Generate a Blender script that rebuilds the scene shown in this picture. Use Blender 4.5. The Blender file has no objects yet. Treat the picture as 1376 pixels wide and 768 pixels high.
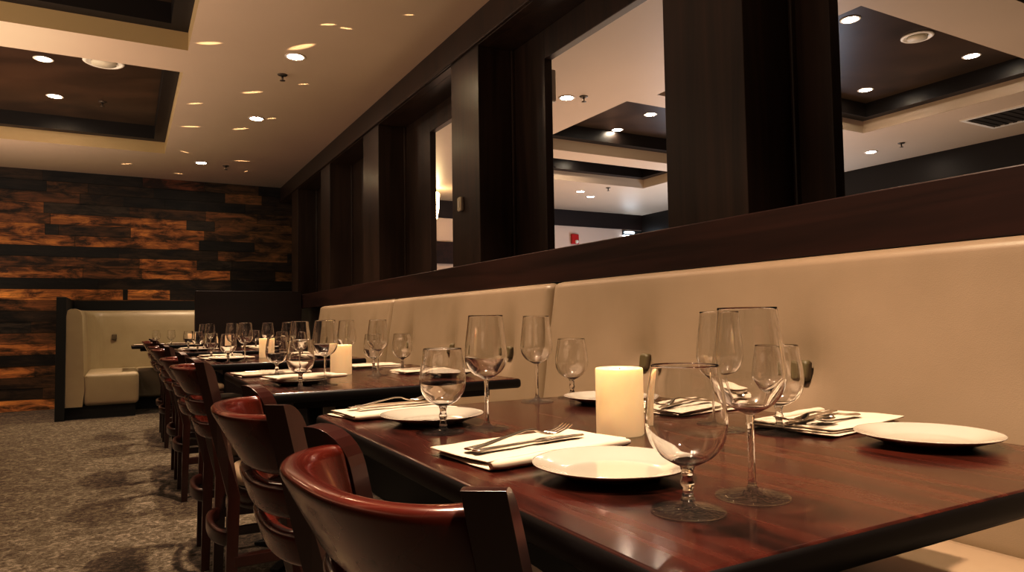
import bpy, bmesh, math, random
from mathutils import Vector, Matrix, noise
random.seed(7)
PI = math.pi
scene = bpy.context.scene
COL = scene.collection

# ------------------------------------------------------------------ materials
def lin(h):
    h = h.lstrip('#')
    v = [int(h[i:i+2], 16)/255 for i in (0, 2, 4)]
    return tuple((c/12.92 if c <= .04045 else ((c+.055)/1.055)**2.4) for c in v)
def sc(c, k): return tuple(x*k for x in c)
def mat(name, col, rough=.5, metal=0, coat=0, coat_rough=.05, spec=.5):
    m = bpy.data.materials.new(name); m.use_nodes = True
    b = m.node_tree.nodes['Principled BSDF']
    b.inputs['Base Color'].default_value = (*col, 1)
    b.inputs['Roughness'].default_value = rough
    b.inputs['Metallic'].default_value = metal
    b.inputs['Coat Weight'].default_value = coat
    b.inputs['Coat Roughness'].default_value = coat_rough
    b.inputs['Specular IOR Level'].default_value = spec
    return m, m.node_tree, b
def grain(name, c1, c2, scale, rough=.35, coat=.0, coat_rough=.1, bump=.05, rvar=.1, detail=6, space='Object', dist=1.0, spec=.5):
    m, nt, b = mat(name, c1, rough, 0, coat, coat_rough, spec)
    N, L = nt.nodes, nt.links
    tc = N.new('ShaderNodeTexCoord'); mp = N.new('ShaderNodeMapping'); mp.inputs['Scale'].default_value = scale
    L.new(tc.outputs[space], mp.inputs['Vector'])
    n = N.new('ShaderNodeTexNoise'); n.inputs['Scale'].default_value = 1; n.inputs['Detail'].default_value = detail
    n.inputs['Distortion'].default_value = dist
    L.new(mp.outputs[0], n.inputs['Vector'])
    r = N.new('ShaderNodeValToRGB'); r.color_ramp.elements[0].position = .3; r.color_ramp.elements[1].position = .72
    r.color_ramp.elements[0].color = (*c1, 1); r.color_ramp.elements[1].color = (*c2, 1)
    L.new(n.outputs['Fac'], r.inputs['Fac']); L.new(r.outputs[0], b.inputs['Base Color'])
    mr = N.new('ShaderNodeMapRange'); mr.inputs['To Min'].default_value = rough-rvar/2; mr.inputs['To Max'].default_value = rough+rvar/2
    L.new(n.outputs['Fac'], mr.inputs['Value']); L.new(mr.outputs[0], b.inputs['Roughness'])
    if bump:
        bp = N.new('ShaderNodeBump'); bp.inputs['Strength'].default_value = bump; bp.inputs['Distance'].default_value = .002
        L.new(n.outputs['Fac'], bp.inputs['Height']); L.new(bp.outputs[0], b.inputs['Normal'])
    return m
def emis(name, col, s):
    m = bpy.data.materials.new(name); m.use_nodes = True; nt = m.node_tree
    nt.nodes.remove(nt.nodes['Principled BSDF'])
    e = nt.nodes.new('ShaderNodeEmission'); e.inputs[0].default_value = (*col, 1); e.inputs[1].default_value = s
    nt.links.new(e.outputs[0], nt.nodes['Material Output'].inputs[0]); return m

M = {}
M['post'] = grain('dark_stained_wood', (.022, .0115, .0075), (.060, .030, .018), (14, 14, .9), .38, .15, .25, .10, .12, 8)
M['rail'] = grain('rail_wood', (.017, .0058, .0036), (.050, .016, .0095), (14, .9, 14), .40, .15, .25, .10, .12, 8)
M['divider'] = grain('divider_wood', (.012, .0055, .004), (.026, .010, .007), (1.2, 9, 9), .5, 0, .2, .08)
M['table'] = grain('mahogany_table_top', (.015, .0036, .0024), (.078, .0170, .0078), (22, 1.6, 22), .26, .45, .12, .07, .16, 10, dist=1.2)
M['table_edge'] = mat('table_edge', (.006, .0035, .003), .45, 0, 0, .1, .3)[0]
M['iron'] = mat('black_iron', (.006, .006, .006), .45)[0]
M['chair'] = grain('cherry_chair_wood', (.060, .0078, .0032), (.115, .016, .0062), (3, 3, 9), .27, .75, .12, .02, .08, 5)
M['chair_dark'] = grain('chair_post_wood', (.024, .0050, .0028), (.050, .011, .006), (9, 9, 1.4), .3, .5, .15, .03, .08, 5)
M['white'] = mat('glazed_porcelain', (.43, .395, .35), .12, 0, .4, .05)[0]
M['steel'] = mat('polished_steel', (.78, .72, .64), .24, 1)[0]
M['button'] = mat('olive_button', (.13, .105, .055), .5)[0]
M['black'] = mat('black_trim', (.008, .007, .006), .6)[0]
M['plastic'] = mat('ivory_plastic', (.6, .55, .45), .5)[0]
M['metal_white'] = mat('white_trim_ring', (.75, .72, .66), .5)[0]
M['red'] = mat('alarm_red', (.45, .02, .015), .4)[0]
M['sprk'] = mat('sprinkler_metal', (.12, .10, .08), .4, .6)[0]
M['otherwall'] = mat('pinkish_plaster', (.62, .50, .42), .8)[0]
M['lamp'] = emis('lamp_glow', (1, .80, .55), 60)
M['lamp2'] = emis('lamp_glow_cooler', (1, .86, .68), 30)
M['pend'] = emis('pendant_glow', (1, .75, .42), 9)
M['strip'] = emis('light_strip', (.75, .88, 1), 5)

def cream(name, base, dark, sc_=1.0):
    m, nt, b = mat(name, base, .42, 0, .06, .3)
    N, L = nt.nodes, nt.links
    tc = N.new('ShaderNodeTexCoord'); v = N.new('ShaderNodeTexVoronoi'); v.inputs['Scale'].default_value = 320
    L.new(tc.outputs['Object'], v.inputs['Vector'])
    n = N.new('ShaderNodeTexNoise'); n.inputs['Scale'].default_value = 6; L.new(tc.outputs['Object'], n.inputs['Vector'])
    mx = N.new('ShaderNodeMix'); mx.data_type = 'RGBA'
    mx.inputs[6].default_value = (*base, 1); mx.inputs[7].default_value = (*dark, 1)
    L.new(n.outputs['Fac'], mx.inputs[0]); L.new(mx.outputs[2], b.inputs['Base Color'])
    bp = N.new('ShaderNodeBump'); bp.inputs['Strength'].default_value = .12; bp.inputs['Distance'].default_value = .001
    L.new(v.outputs['Distance'], bp.inputs['Height']); L.new(bp.outputs[0], b.inputs['Normal'])
    return m
M['cream'] = cream('cream_vinyl', (.36, .280, .198), (.315, .240, .165))
M['cream2'] = cream('olive_cream_vinyl', (.45, .375, .255), (.38, .315, .21))
M['napkin'] = None
def cloth():
    m, nt, b = mat('cream_napkin_cloth', (.60, .52, .42), .85)
    b.inputs['Sheen Weight'].default_value = .3
    N, L = nt.nodes, nt.links
    tc = N.new('ShaderNodeTexCoord'); w = N.new('ShaderNodeTexNoise'); w.inputs['Scale'].default_value = 900
    L.new(tc.outputs['Object'], w.inputs['Vector'])
    bp = N.new('ShaderNodeBump'); bp.inputs['Strength'].default_value = .25; bp.inputs['Distance'].default_value = .0006
    L.new(w.outputs['Fac'], bp.inputs['Height']); L.new(bp.outputs[0], b.inputs['Normal'])
    return m
M['napkin'] = cloth()
def candle_mat():
    m, nt, b = mat('ivory_wax', (.80, .62, .38), .45)
    b.inputs['Subsurface Weight'].default_value = .6
    b.inputs['Subsurface Radius'].default_value = (.03, .018, .009)
    b.inputs['Subsurface Scale'].default_value = 1
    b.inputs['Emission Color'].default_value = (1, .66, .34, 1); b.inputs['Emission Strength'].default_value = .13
    return m
M['wax'] = candle_mat()
def glass(name='clear_glass', mixf=0, bump=0):
    m = bpy.data.materials.new(name); m.use_nodes = True; nt = m.node_tree
    b = nt.nodes['Principled BSDF']
    b.inputs['Base Color'].default_value = (1, 1, 1, 1); b.inputs['Roughness'].default_value = 0
    b.inputs['Transmission Weight'].default_value = 1; b.inputs['IOR'].default_value = 1.5
    b.inputs['Coat Weight'].default_value = .45; b.inputs['Coat Roughness'].default_value = .07; b.inputs['Coat IOR'].default_value = 1.6
    N, L = nt.nodes, nt.links
    if bump:
        tc = N.new('ShaderNodeTexCoord'); n = N.new('ShaderNodeTexNoise'); n.inputs['Scale'].default_value = 170; n.inputs['Detail'].default_value = 1
        L.new(tc.outputs['Object'], n.inputs['Vector']); bp = N.new('ShaderNodeBump'); bp.inputs['Strength'].default_value = bump; bp.inputs['Distance'].default_value = .002
        L.new(n.outputs['Fac'], bp.inputs['Height']); L.new(bp.outputs[0], b.inputs['Normal'])
    if mixf:
        t = N.new('ShaderNodeBsdfTransparent'); mx = N.new('ShaderNodeMixShader'); mx.inputs[0].default_value = mixf
        L.new(b.outputs[0], mx.inputs[1]); L.new(t.outputs[0], mx.inputs[2]); L.new(mx.outputs[0], N['Material Output'].inputs[0])
    return m
M['glass'] = glass('clear_glass')
M['glass_stem'] = glass('stem_glass', 0, .12)
M['glass_foot'] = glass('foot_glass', .45, .9)
def ceil_mat():
    m, nt, b = mat('cream_ceiling_paint', (.56, .45, .34), .45, 0, 0, .3, .4)
    N, L = nt.nodes, nt.links
    tc = N.new('ShaderNodeTexCoord'); n = N.new('ShaderNodeTexNoise'); n.inputs['Scale'].default_value = .9; n.inputs['Detail'].default_value = 3
    L.new(tc.outputs['Object'], n.inputs['Vector'])
    mx = N.new('ShaderNodeMix'); mx.data_type = 'RGBA'
    mx.inputs[6].default_value = (.60, .49, .385, 1); mx.inputs[7].default_value = (.51, .415, .325, 1)
    L.new(n.outputs['Fac'], mx.inputs[0]); L.new(mx.outputs[2], b.inputs['Base Color'])
    return m
M['ceil'] = ceil_mat()
M['riser'] = mat('ochre_riser_paint', (.50, .38, .22), .6)[0]
M['coffer'] = grain('dark_coffer_paint', (.038, .021, .011), (.080, .046, .024), (2, 2, 2), .33, 0, .2, .05)
M['coffer_trim'] = mat('dark_coffer_trim', (.014, .009, .007), .4)[0]
def carpet():
    m, nt, b = mat('mottled_carpet', (.1, .08, .06), .95, spec=.1)
    N, L = nt.nodes, nt.links
    tc = N.new('ShaderNodeTexCoord')
    n = N.new('ShaderNodeTexNoise'); n.inputs['Scale'].default_value = 26; n.inputs['Detail'].default_value = 5; n.inputs['Roughness'].default_value = .75; n.inputs['Distortion'].default_value = 1.2
    n2 = N.new('ShaderNodeTexNoise'); n2.inputs['Scale'].default_value = 420; n2.inputs['Detail'].default_value = 2
    n3 = N.new('ShaderNodeTexNoise'); n3.inputs['Scale'].default_value = 5; n3.inputs['Detail'].default_value = 3
    for q in (n, n2, n3): L.new(tc.outputs['Object'], q.inputs['Vector'])
    r = N.new('ShaderNodeValToRGB'); e = r.color_ramp.elements
    e[0].position = .36; e[0].color = (.045, .036, .027, 1); e[1].position = .66; e[1].color = (.52, .44, .34, 1)
    x = r.color_ramp.elements.new(.5); x.color = (.16, .13, .10, 1)
    a = N.new('ShaderNodeMath'); a.operation = 'MULTIPLY_ADD'; a.inputs[1].default_value = .45; L.new(n2.outputs['Fac'], a.inputs[0])
    s = N.new('ShaderNodeMath'); s.operation = 'MULTIPLY_ADD'; s.inputs[1].default_value = .62; s.inputs[2].default_value = -.04
    L.new(n.outputs['Fac'], s.inputs[0]); L.new(s.outputs[0], a.inputs[2]); L.new(a.outputs[0], r.inputs['Fac'])
    mx = N.new('ShaderNodeMix'); mx.data_type = 'RGBA'; mx.blend_type = 'MULTIPLY'; mx.inputs[0].default_value = .5
    L.new(r.outputs[0], mx.inputs[6]); L.new(n3.outputs['Fac'], mx.inputs[7]); L.new(mx.outputs[2], b.inputs['Base Color'])
    bp = N.new('ShaderNodeBump'); bp.inputs['Strength'].default_value = .7; bp.inputs['Distance'].default_value = .004
    L.new(a.outputs[0], bp.inputs['Height']); L.new(bp.outputs[0], b.inputs['Normal'])
    return m
M['carpet'] = carpet()
def planks():
    m, nt, b = mat('reclaimed_planks', (.2, .1, .05), .6)
    N, L = nt.nodes, nt.links
    at = N.new('ShaderNodeAttribute'); at.attribute_name = 'tone'
    tc = N.new('ShaderNodeTexCoord')
    def nz(scale, det, dist, rgh=.6):
        mp = N.new('ShaderNodeMapping'); mp.inputs['Scale'].default_value = scale
        L.new(tc.outputs['Object'], mp.inputs['Vector'])
        n = N.new('ShaderNodeTexNoise'); n.inputs['Scale'].default_value = 1; n.inputs['Detail'].default_value = det
        n.inputs['Distortion'].default_value = dist; n.inputs['Roughness'].default_value = rgh
        L.new(mp.outputs[0], n.inputs['Vector']); return n
    g = nz((1.6, 5, 34), 8, .8); k = nz((3.2, 5, 11), 6, .6, .7)
    # dark knots and burn marks
    r = N.new('ShaderNodeValToRGB'); r.color_ramp.elements[0].position = .40; r.color_ramp.elements[0].color = (.06, .045, .04, 1)
    r.color_ramp.elements[1].position = .60; r.color_ramp.elements[1].color = (1, 1, 1, 1)
    L.new(k.outputs['Fac'], r.inputs['Fac'])
    r2 = N.new('ShaderNodeValToRGB'); r2.color_ramp.elements[0].position = .25; r2.color_ramp.elements[0].color = (.45, .40, .36, 1)
    r2.color_ramp.elements[1].position = .7; r2.color_ramp.elements[1].color = (1.25, 1.2, 1.1, 1)
    L.new(g.outputs['Fac'], r2.inputs['Fac'])
    m1 = N.new('ShaderNodeMix'); m1.data_type = 'RGBA'; m1.blend_type = 'MULTIPLY'; m1.inputs[0].default_value = 1
    m2 = N.new('ShaderNodeMix'); m2.data_type = 'RGBA'; m2.blend_type = 'MULTIPLY'; m2.inputs[0].default_value = .95
    L.new(at.outputs['Color'], m1.inputs[6]); L.new(r2.outputs[0], m1.inputs[7])
    L.new(m1.outputs[2], m2.inputs[6]); L.new(r.outputs[0], m2.inputs[7]); L.new(m2.outputs[2], b.inputs['Base Color'])
    bp = N.new('ShaderNodeBump'); bp.inputs['Strength'].default_value = .4; bp.inputs['Distance'].default_value = .004
    L.new(g.outputs['Fac'], bp.inputs['Height']); L.new(bp.outputs[0], b.inputs['Normal'])
    return m
M['planks'] = planks()

# ------------------------------------------------------------------ mesh helpers
def box(bm, x0, x1, y0, y1, z0, z1, mi=0):
    v = [bm.verts.new((x, y, z)) for z in (z0, z1) for y in (y0, y1) for x in (x0, x1)]
    out = []
    for f in ((0, 2, 3, 1), (4, 5, 7, 6), (0, 1, 5, 4), (2, 6, 7, 3), (0, 4, 6, 2), (1, 3, 7, 5)):
        q = bm.faces.new([v[i] for i in f]); q.material_index = mi; out.append(q)
    return out
def lathe(bm, prof, seg=40, c=(0, 0), closed=False, sm=True):
    rings = []
    for r, z in prof:
        if r < 1e-6: rings.append([bm.verts.new((c[0], c[1], z))])
        else: rings.append([bm.verts.new((c[0]+r*math.cos(2*PI*i/seg), c[1]+r*math.sin(2*PI*i/seg), z)) for i in range(seg)])
    n = len(rings)
    for k in range(n if closed else n-1):
        a, b = rings[k], rings[(k+1) % n]
        for i in range(seg):
            j = (i+1) % seg
            if len(a) == 1 and len(b) == 1: continue
            if len(a) == 1: f = bm.faces.new((a[0], b[j], b[i]))
            elif len(b) == 1: f = bm.faces.new((a[i], a[j], b[0]))
            else: f = bm.faces.new((a[i], a[j], b[j], b[i]))
            f.smooth = sm
def sweep(bm, rings, cap=True, smooth=True):
    vs = [[bm.verts.new(p) for p in r] for r in rings]
    n = len(vs[0])
    for a, b in zip(vs, vs[1:]):
        for i in range(n):
            f = bm.faces.new((a[i], a[(i+1) % n], b[(i+1) % n], b[i])); f.smooth = smooth
    if cap:
        bm.faces.new(vs[0][::-1]); bm.faces.new(vs[-1])
def tube(bm, pts, r, seg=10):
    rings = []
    for i, p in enumerate(pts):
        p = Vector(p); d = (Vector(pts[min(i+1, len(pts)-1)])-Vector(pts[max(i-1, 0)])).normalized()
        u = d.cross(Vector((0, 0, 1)));
        if u.length < 1e-3: u = Vector((1, 0, 0))
        u.normalize(); w = u.cross(d); rr = r[i] if isinstance(r, (list, tuple)) else r
        rings.append([p+u*rr*math.cos(2*PI*k/seg)+w*rr*math.sin(2*PI*k/seg) for k in range(seg)])
    sweep(bm, rings)
def rrect(w, h, r, n=4):
    out = []
    for cx, cy, a0 in ((w/2-r, h/2-r, 0), (-w/2+r, h/2-r, 90), (-w/2+r, -h/2+r, 180), (w/2-r, -h/2+r, 270)):
        for k in range(n+1):
            a = math.radians(a0+90*k/n); out.append((cx+r*math.cos(a), cy+r*math.sin(a)))
    return out
def finish(bm, name, m, parent=None, loc=None, bevel=0, bseg=2, sub=0, smooth=False, norm=True):
    if norm: bmesh.ops.recalc_face_normals(bm, faces=bm.faces)
    me = bpy.data.meshes.new(name); bm.to_mesh(me); bm.free()
    for x in (m if isinstance(m, (list, tuple)) else [m]): me.materials.append(x)
    o = bpy.data.objects.new(name, me); COL.objects.link(o)
    if parent: o.parent = parent
    if loc: o.location = loc
    if smooth:
        for p in me.polygons: p.use_smooth = True
    if bevel:
        b = o.modifiers.new('bevel', 'BEVEL'); b.width = bevel; b.segments = bseg; b.limit_method = 'ANGLE'; b.angle_limit = math.radians(40)
    if sub:
        s = o.modifiers.new('sub', 'SUBSURF'); s.levels = sub; s.render_levels = sub
    return o
def boxes(name, lst, m, parent=None, bevel=0, loc=None):
    bm = bmesh.new()
    for b in lst: box(bm, *b)
    return finish(bm, name, m, parent, loc, bevel)
def tag(o, label, cat, group=None):
    o['label'] = label; o['category'] = cat
    if group: o['group'] = group
    return o
def thing(name, label, cat, loc=(0, 0, 0), rz=0, group=None):
    o = bpy.data.objects.new(name, None); COL.objects.link(o); o.empty_display_size = .1
    o.location = loc; o.rotation_euler = (0, 0, rz); return tag(o, label, cat, group)
def struct(o):
    o['kind'] = 'structure'; return o
def kids(o): return [c for c in bpy.data.objects if c.parent == o]
def dup(root, loc, rz, label, scale=None):
    r = root.copy(); COL.objects.link(r); r.location = loc; r.rotation_euler = (0, 0, rz); r['label'] = label
    for ch in kids(root):
        c = ch.copy(); COL.objects.link(c); c.parent = r
        for g in kids(ch):
            d = g.copy(); COL.objects.link(d); d.parent = c
    return r

# ------------------------------------------------------------------ dimensions
ZC = 2.84           # ceiling
YB = 9.9            # plank wall
XP = 1.84           # front face of the posts
XI = 2.08           # recessed inner frame
XR = 1.72           # face of the horizontal rail
# ------------------------------------------------------------------ room shell
struct(boxes('floor', [(-5, 8.3, -3, YB+.1, -.05, 0)], M['carpet']))
def ceiling():
    bm = bmesh.new()
    x0, x1, y0, y1 = -5.0, 8.3, -3.0, YB+.1
    holes = [(-2.6, .35, -.4, 1.9), (-2.6, .35, 2.37, 5.15), (-2.6, .35, 5.62, 8.4),
             (3.88, 6.63, -1.2, 2.1), (3.88, 6.63, 2.58, 4.44), (3.76, 6.50, 4.69, 6.40), (3.76, 6.50, 6.75, 7.78)]
    xs = sorted({x0, x1} | {h[0] for h in holes} | {h[1] for h in holes})
    ys = sorted({y0, y1} | {h[2] for h in holes} | {h[3] for h in holes})
    for a, b in zip(xs, xs[1:]):
        for c, d in zip(ys, ys[1:]):
            if any(h[0] <= a and b <= h[1] and h[2] <= c and d <= h[3] for h in holes): continue
            v = [bm.verts.new(p) for p in ((a, c, ZC), (a, d, ZC), (b, d, ZC), (b, c, ZC))]; bm.faces.new(v)
            
    o = finish(bm, 'ceiling', M['ceil'], norm=False); struct(o)
    for h in holes:
        a, b, c, d = h; t = .015; z1 = ZC+.125; w = .11; z2 = z1+.14
        zr = ZC+.0005
        r = boxes('coffer_riser', [(a-t, a, c-t, d+t, zr, z1), (b, b+t, c-t, d+t, zr, z1), (a, b, c-t, c, zr, z1), (a, b, d, d+t, zr, z1)], M['ceil'] if a > 2 else M['riser'], o)
        boxes('coffer_crown', [(a-t, a+w, c-t, d+t, z1, z2), (b-w, b+t, c-t, d+t, z1, z2), (a+w, b-w, c-t, c+w, z1, z2), (a+w, b-w, d-w, d+t, z1, z2)], M['coffer_trim'], o)
        boxes('coffer_panel', [(a, b, c, d, z2, z2+.02)], M['coffer'], o)
    boxes('ceiling_backing', [(x0, x1, y0, y1, ZC+.34, ZC+.38)], M['black'], o)
    return o
ceiling()

def back_wall():
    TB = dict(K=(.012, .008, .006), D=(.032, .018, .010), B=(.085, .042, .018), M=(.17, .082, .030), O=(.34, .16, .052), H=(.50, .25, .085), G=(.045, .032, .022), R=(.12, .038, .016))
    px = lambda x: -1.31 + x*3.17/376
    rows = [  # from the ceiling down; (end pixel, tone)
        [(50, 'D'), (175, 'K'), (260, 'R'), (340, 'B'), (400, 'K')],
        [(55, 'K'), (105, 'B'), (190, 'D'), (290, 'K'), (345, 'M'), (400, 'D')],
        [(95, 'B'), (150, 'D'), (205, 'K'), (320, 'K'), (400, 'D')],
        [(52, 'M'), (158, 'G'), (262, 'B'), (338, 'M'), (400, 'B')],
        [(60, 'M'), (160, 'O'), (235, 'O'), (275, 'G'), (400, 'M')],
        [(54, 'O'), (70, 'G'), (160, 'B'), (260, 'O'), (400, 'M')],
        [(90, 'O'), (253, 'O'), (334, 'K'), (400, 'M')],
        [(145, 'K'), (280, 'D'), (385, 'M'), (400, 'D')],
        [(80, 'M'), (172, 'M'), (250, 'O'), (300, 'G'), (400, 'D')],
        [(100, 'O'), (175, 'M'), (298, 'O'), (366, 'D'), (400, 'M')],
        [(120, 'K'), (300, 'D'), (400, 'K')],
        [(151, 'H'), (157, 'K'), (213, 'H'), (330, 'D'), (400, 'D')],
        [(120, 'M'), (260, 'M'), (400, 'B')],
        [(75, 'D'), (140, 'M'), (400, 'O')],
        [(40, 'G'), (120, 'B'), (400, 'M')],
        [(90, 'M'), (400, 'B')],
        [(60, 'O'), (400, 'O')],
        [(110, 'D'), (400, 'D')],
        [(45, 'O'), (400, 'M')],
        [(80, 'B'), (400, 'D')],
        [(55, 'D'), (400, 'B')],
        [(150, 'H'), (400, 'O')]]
    bm = bmesh.new(); lay = bm.loops.layers.float_color.new('tone')
    h = ZC/len(rows)
    for i, row in enumerate(rows):
        z1 = ZC-i*h; z0 = z1-h+.003
        segs = []; x = -5.0
        keys = 'KDBMOG'
        while x < -1.9:
            e = x+random.uniform(.7, 1.6); e = min(e, -1.31) if e > -1.9 else e
            segs.append((x, e, random.choice(keys))); x = e
        for e, t in row:
            segs.append((x, px(e), t)); x = px(e)
        for a, b, t in segs:
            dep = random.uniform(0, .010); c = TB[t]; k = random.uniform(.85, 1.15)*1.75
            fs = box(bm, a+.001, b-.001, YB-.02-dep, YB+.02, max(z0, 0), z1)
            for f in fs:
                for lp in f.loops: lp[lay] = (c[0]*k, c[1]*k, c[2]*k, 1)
    o = finish(bm, 'wall_back', M['planks']); struct(o)
    boxes('wall_backing', [(-5, 2.1, YB+.02, YB+.08, 0, ZC+.3)], M['black'], o)
    return o
back_wall()
# walls that close the room outside the frame
struct(boxes('wall_left', [(-5.1, -5, -3, YB, 0, ZC)], M['divider']))
struct(boxes('wall_front', [(-5.1, 8.4, -3.1, -3, 0, ZC)], M['divider']))
# far dining room, seen through the openings
o = struct(boxes('wall_far', [(8.2, 8.3, -3, YB, 0, ZC)], M['coffer_trim']))
o = struct(boxes('wall_rear', [(2.1, 8.2, YB, YB+.1, 0, ZC)], M['otherwall']))
boxes('dark_band', [(2.1, 8.2, YB-.03, YB, 2.57, ZC)], M['divider'], o)
boxes('wood_band', [(2.1, 5.5, YB-.03, YB, 1.86, 2.2)], M['rail'], o)
boxes('window_opening', [(7.76, 8.19, YB-.02, YB, 1.2, 2.55)], M['black'], o)
boxes('light_strip', [(7.8, 8.0, YB-.05, YB-.02, 2.50, 2.53), (7.76, 8.1, YB-.05, YB-.02, 2.44, 2.465), (8.02, 8.18, YB-.05, YB-.02, 2.43, 2.455)], M['strip'], o)

# partition between the two rooms
pw = bpy.data.objects.new('wall_right', None); COL.objects.link(pw); struct(pw)
boxes('rail', [(XR, 2.22, -3, YB-.03, 1.137, 1.293)], M['rail'], pw, .004)
boxes('lower_wall', [(1.80, 2.2, -3, YB-.03, 0, 1.137)], M['divider'], pw)
boxes('fascia', [(XP, XP+.06, -3, YB-.03, 2.63, ZC)], M['post'], pw, .003)
boxes('fascia_moulding', [(XP-.018, XP, -3, YB-.03, 2.635, 2.66)], M['post'], pw, .006)
boxes('soffit', [(XP+.06, 2.22, -3, YB-.03, 2.63, ZC)], M['post'], pw)
for a, b in ((-.55, -.15), (1.66, 2.06), (3.70, 4.10), (5.60, 6.03), (7.20, 7.58), (8.75, 9.1)):
    boxes('post', [(XP, XI+.02, a, b, 1.293, 2.63)], M['post'], pw, .003)
def stile(a, b):
    boxes('stile', [(XI, XI+.05, a, b, 1.293, 2.63)], M['post'], pw, .003)
    boxes('stile_bead', [(XI-.022, XI+.01, b-.025, b-.008, 1.293, 2.63)], M['post'], pw, .006)
stile(-.15, .0); stile(1.50, 1.66); stile(2.06, 2.22); stile(3.33, 3.70); stile(4.10, 4.25); stile(5.05, 5.60)
stile(6.03, 7.20); stile(7.58, 8.75); stile(9.1, YB-.04)
for a, b in ((0, 1.5), (2.22, 3.33), (4.25, 5.05), (-3, -.55)):
    boxes('opening_header', [(XI, XI+.05, a, b, 2.46, 2.63)], M['post'], pw, .003)
struct(boxes('trim_1', [(XI+.05, XI+.12, -3, YB-.03, 2.60, ZC)], M['post']))

# ------------------------------------------------------------------ banquette
def pad_segment(name, y0, y1, tufts, zb, zt, xb, xt, thick, puff, mt, parent, along='y', ny=56, nz=30, seed=0):
    """upholstered panel facing -X; rounded all round, dimpled at the tufts"""
    bm = bmesh.new(); g = []
    for j in range(nz+1):
        v = j/nz; row = []
        for i in range(ny+1):
            u = i/ny
            uu = .5-.5*math.cos(PI*u); vv = .5-.5*math.cos(PI*v)
            y = y0+(y1-y0)*uu; z = zb+(zt-zb)*vv
            eu = min(uu, 1-uu)*(y1-y0)/.06; ev = min(vv*(zt-zb)/.07, (1-vv)*(zt-zb)/.022)
            e = math.sqrt(max(0, 1-(1-min(1, eu))**2))*math.sqrt(max(0, 1-(1-min(1, ev))**2))
            w = puff*(.6+.4*math.sin(PI*uu))
            x = xb+(xt-xb)*(z-zb)/(zt-zb)
            x -= e*thick*.5+w*e*min(1, vv*5)
            for ty, tz in tufts:
                dy, dz = y-ty, z-tz
                x += .036*math.exp(-(dy*dy/(2*.035**2)+dz*dz/(2*.05**2)))
                x += .022*math.exp(-(dy*dy/(2*.030**2)+(dz-.09)**2/(2*.08**2)))
            x += .004*noise.noise(Vector((y*3, z*4, seed)))
            zz = z-(1-math.sqrt(max(0, 1-(1-min(1, eu))**2)))*.02*vv*1.0
            row.append(bm.verts.new((x, y, zz)))
        g.append(row)
    for j in range(nz):
        for i in range(ny):
            f = bm.faces.new((g[j][i], g[j][i+1], g[j+1][i+1], g[j+1][i])); f.smooth = True
    # back and sides
    bx = max(xb, xt)+.02
    bk = [[bm.verts.new((bx, r[k].co.y, r[k].co.z)) for k in (0, -1)] for r in g]
    for j in range(nz):
        for s, k in ((0, 0), (1, -1)):
            bm.faces.new((g[j][k], g[j+1][k], bk[j+1][s], bk[j][s]))
    for r in (0, -1):
        for i in range(ny):
            pass
    bm.faces.new([g[0][i] for i in range(ny+1)]+[bk[0][1], bk[0][0]])
    bm.faces.new([g[-1][i] for i in range(ny+1)]+[bk[-1][1], bk[-1][0]])
    bm.faces.new([b[0] for b in bk]+[b[1] for b in bk][::-1])
    return finish(bm, name, mt, parent)
def button(name, parent, m, w=.044, h=.058, d=.014):
    bm = bmesh.new()
    rings = []
    for x, s in ((.01, 1), (-.002, 1), (-.008, .93), (-.011, .7)):
        rings.append([(x, p[0]*s, p[1]*s) for p in rrect(w, h, .011)])
    sweep(bm, rings)
    return finish(bm, name, m, parent, smooth=False)
bq = thing('banquette', 'long cream vinyl banquette with tufted backrest along the right wall', 'banquette', (0, 0, 0))
YS = (-2.6, -1.65, .52, 2.67, 4.82, 6.98)
for k in range(1, 5):
    a, b = YS[k]+.002, YS[k+1]-.002
    L_ = b-a
    tf = [(a+.335, .81), (a+1.02, .81), (a+1.70, .81)]
    if k == 1: tf = [(-1.3, .81), (-.62, .81), (.05, .81)]
    if k == 2: tf = [(.655, .815), (1.312, .815), (1.985, .81)]
    pad_segment('backrest', a, b, tf, .42, 1.1365, 1.63, 1.735, .09, .018, M['cream'], bq, seed=k)
    for ty, tz in tf:
        o = button('tuft_button', bq, M['button']); o.location = (1.6455, ty, tz); o.rotation_euler = (0, math.radians(8), 0)
        o['label'] = 'olive rectangular button'
    # seat cushion
    bm = bmesh.new(); rings = []
    n = 30
    prof = [(1.66, .46), (1.55, .475), (1.40, .482), (1.26, .478), (1.20, .465), (1.172, .44), (1.165, .40), (1.175, .35), (1.20, .33), (1.66, .33)]
    for i in range(n+1):
        t = i/n; y = a+(b-a)*(.5-.5*math.cos(PI*t)); e = min(1, min(y-a, b-y)/.05); s = math.sqrt(max(0, 1-(1-e)**2))
        rings.append([(1.42+(x-1.42)*(.93+.07*s) if x < 1.42 else x, y, .40+(z-.40)*(.75+.25*s)) for x, z in prof])
    sweep(bm, rings); finish(bm, 'seat_cushion', M['cream'], bq)
boxes('plinth', [(1.24, 1.78, YS[0], YS[-1], 0, .34), (1.71, 1.785, YS[0], YS[-1], .34, 1.10)], M['black'], bq)

# divider panel behind the last table
dv = boxes('booth_divider', [(.63, 1.715, 7.95, 8.03, 0, 1.325)], M['divider'], None, .004)
tag(dv, 'dark wooden divider panel between the last table and the corner booth', 'divider')

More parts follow.
